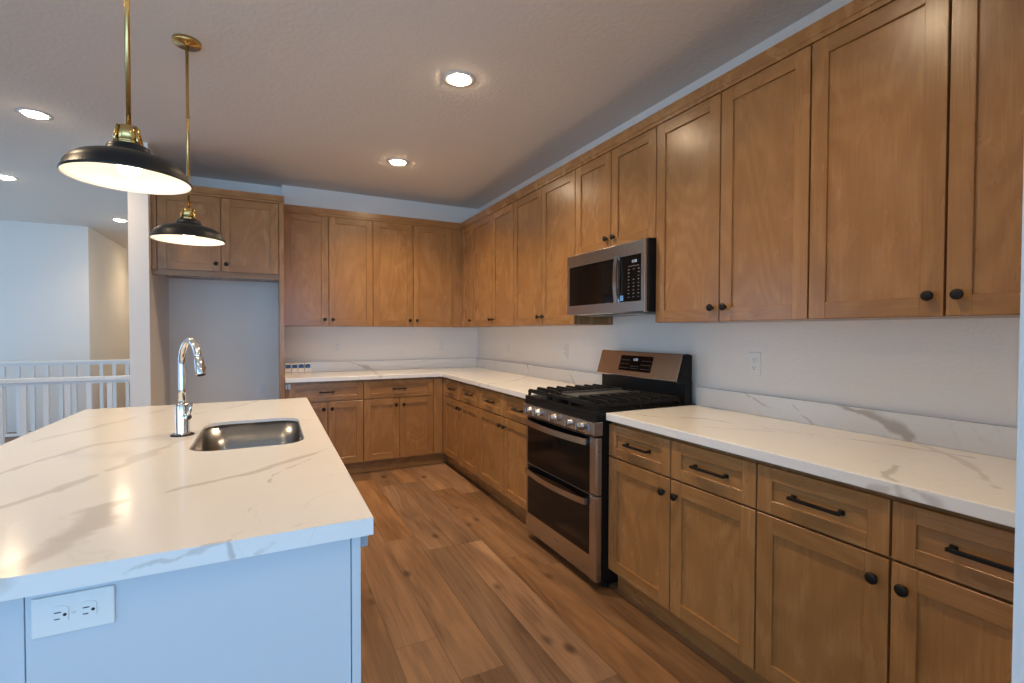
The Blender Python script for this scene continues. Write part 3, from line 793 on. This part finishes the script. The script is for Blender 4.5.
# ------------------------------------------------------------------ pendant lamps
def lamp_light(kind, name, parent, loc, energy, **kw):
    l = D.lights.new(name, kind); l.energy = energy; l.color = LAMP_COL
    for a_, v_ in kw.items(): setattr(l, a_, v_)
    o = D.objects.new(name, l); COL.objects.link(o); o.parent = parent; o.location = loc
    return o
def pendant(label, x, y, zr):
    t = thing('pendant_lamp', label, 'pendant lamp', (x, y, zr), 0, 'pendant lamps over the island')
    RS = .155
    outp = [(RS, 0), (RS+.0025, .003), (RS+.001, .008), (RS-.003, .012), (RS-.006, .026), (RS-.016, .042), (.122, .055), (.102, .0635), (.080, .069), (.064, .074), (.056, .080), (.0535, .088), (.052, .096), (.046, .100), (.020, .101)]
    inn = [(.020, .098), (.044, .097), (.049, .086), (.052, .077), (.062, .070), (.079, .065), (.101, .0595), (.120, .051), (RS-.019, .039), (RS-.010, .024), (RS-.005, .010), (RS-.003, .001)]
    bm = nb(); lathe(bm, outp, (0,0,0), 'z', 64); sh = obj('lamp_shade', bm, BLACK_SHADE, t)
    bm = nb(); lathe(bm, inn + [(RS, 0)], (0,0,0), 'z', 64); obj('shade_lining', bm, WHITE_ENAM, sh, label='white enamel inside of the shade')
    bm = nb(); lathe(bm, [(0, .0995), (.034, .0995), (.033, .108), (.032, .112), (.034, .113), (.028, .152), (.026, .156), (.012, .159), (0, .159)], (0,0,0), 'z', 32)
    for i in range(4):
        q = PI/4 + i*PI/2; c, s = math.cos(q), math.sin(q)
        tube(bm, [(c*.039, s*.039, .100), (c*.037, s*.037, .122), (c*.029, s*.029, .154)], .0042, 8)
    obj('socket', bm, BRASS, t)
    zc = 2.743 - zr
    bm = nb(); tube(bm, [(0, 0, .158), (0, 0, zc*.62), (0, 0, zc-.022)], .0070, 14)
    lathe(bm, [(.0072, -.004), (.0085, -.004), (.0085, .004), (.0072, .004)], (0, 0, zc*.62), 'z', 16)
    obj('stem', bm, BRASS, t)
    bm = nb(); lathe(bm, [(0, -.022), (.011, -.024), (.012, -.020), (.057, -.020), (.061, -.017), (.061, -.0005), (0, -.0005)], (0, 0, zc), 'z', 36); obj('canopy', bm, BRASS, t)
    bm = nb(); lathe(bm, [(0, .012), (.014, .014), (.026, .022), (.031, .038), (.028, .056), (.018, .075), (.013, .085), (.013, .098), (0, .098)], (0,0,0), 'z', 28); bl = obj('bulb', bm, BULB, t)
    lamp_light('POINT', 'bulb_light', t, (0, 0, .004), PENDANT_W, shadow_soft_size=.03)
pendant('near black dome pendant with brass stem, larger in view', -2.535, -3.42, 1.770)
pendant('far black dome pendant with brass stem and round canopy, in front of the refrigerator cabinet', -2.518, -2.365, 1.768)

# ------------------------------------------------------------------ recessed ceiling lights
def downlight(label, x, y, k=1.0):
    t = thing('recessed_light', label, 'ceiling light', (x, y, CZ), 0, 'recessed ceiling lights')
    bm = nb(); lathe(bm, [(.062, -.003), (.066, -.006), (.088, -.004), (.090, -.0005), (.062, -.0005)], (0,0,0), 'z', 40); obj('trim_ring', bm, PLASTIC, t)
    bm = nb(); lathe(bm, [(0, -.019), (.020, -.0182), (.038, -.0155), (.052, -.011), (.0615, -.0045), (.0615, -.0006), (0, -.0006)], (0,0,0), 'z', 32); obj('diffuser', bm, LENS, t)
    l = lamp_light('AREA', 'downlight', t, (0, 0, -.022), DOWNLIGHT_W * k, shape='DISK', size=.12, spread=math.radians(125))
for lab, x, y, k in (
    ('recessed ceiling light nearest the right wall cabinets, in front of the range', -1.2, -2.632, 1.85),
    ('recessed ceiling light close to the back wall cabinets', -1.193, -1.143, 1.75),
    ('recessed ceiling light left of the near pendant, upper of the left pair', -3.532, -.959, 1.0),
    ('recessed ceiling light at the left picture edge, toward the stairwell', -4.347, .907, .6),
    ('small recessed ceiling light over the landing beside the wall stub', -3.872, 2.6, .7),
    ('recessed ceiling light above the near end of the right counter', -1.2, -4.10, .70),
    ('recessed ceiling light behind the camera on the right', -1.2, -5.8, .2),
    ('recessed ceiling light left of the island', -3.6, -2.9, 1.05),
    ('recessed ceiling light behind the camera on the left', -3.6, -5.2, .2),
    ('recessed ceiling light at the end of the stair hall', -3.75, 4.9, .6)):
    downlight(lab, x, y, k)

# ------------------------------------------------------------------ stair railings
def railing(label, y, xs, x0, x1, zt):
    t = thing('stair_railing', label, 'railing', (x0, y, 0), 0, 'white stair railings')
    L = x1 - x0
    bm = nb(); box(bm, 0, L, -.032, .032, zt-.036, zt, 0, .005); box(bm, 0, L, -.018, .018, zt-.056, zt-.036); obj('handrail', bm, WHITE, t)
    bm = nb(); box(bm, 0, L, -.022, .022, .070, .100, 0, .003); obj('bottom_rail', bm, WHITE, t)
    for xb in xs:
        bm = nb(); box(bm, xb-x0-.018, xb-x0+.018, -.018, .018, .098, zt-.054, 0, .002); obj('baluster', bm, WHITE, t)
    for xb in (L-.05,):
        bm = nb(); box(bm, xb-.045, xb+.045, -.045, .045, 0, zt+.004 if False else zt-.002, 0, .003); obj('post', bm, WHITE, t)
    return t
railing('near white baluster railing along the kitchen side of the stairwell', .05, [-3.40 - .1385*k for k in range(13)], -5.25, -3.106, .932)
railing('far white baluster railing across the stairwell, seen above the near one', 2.52, [-3.80 - .1295*k for k in range(16)], -5.80, -3.106, .955)

# ------------------------------------------------------------------ small boxes on the back counter
for i, lab in enumerate((
    'small white carton with blue print, touching the refrigerator panel, first of four',
    'small white carton with blue print, second of four from the refrigerator panel',
    'small white carton with blue print, third of four from the refrigerator panel',
    'small white carton with blue print, last of the four toward the corner')):
    w = .052; x = -2.008 + i*.0575
    t = thing('light_bulb_box', lab.replace('light bulb', ''), 'box', (x, -.10, CT1), 0, 'small white cartons on the back counter')
    t.name = 'small_carton'
    bm = nb(); box(bm, -w/2, w/2, -w/2, w/2, 0, .100, 0, .001)
    obj('carton', bm, BOXW, t)
    bm = nb()
    if i < 2:
        box(bm, -w/2+.003, w/2-.003, -w/2-.0006, -w/2+.001, .052, .086)
    else:
        prism(bm, [(-w/2+.003, .052), (w/2-.003, .052), (w/2-.003, .086), (.004, .092), (-w/2+.003, .084)], 'y', -w/2-.0006, -w/2+.001)
    box(bm, -w/2+.006, w/2-.006, -w/2-.0006, -w/2+.001, .008, .012)
    obj('blue_print', bm, BOXB, t)
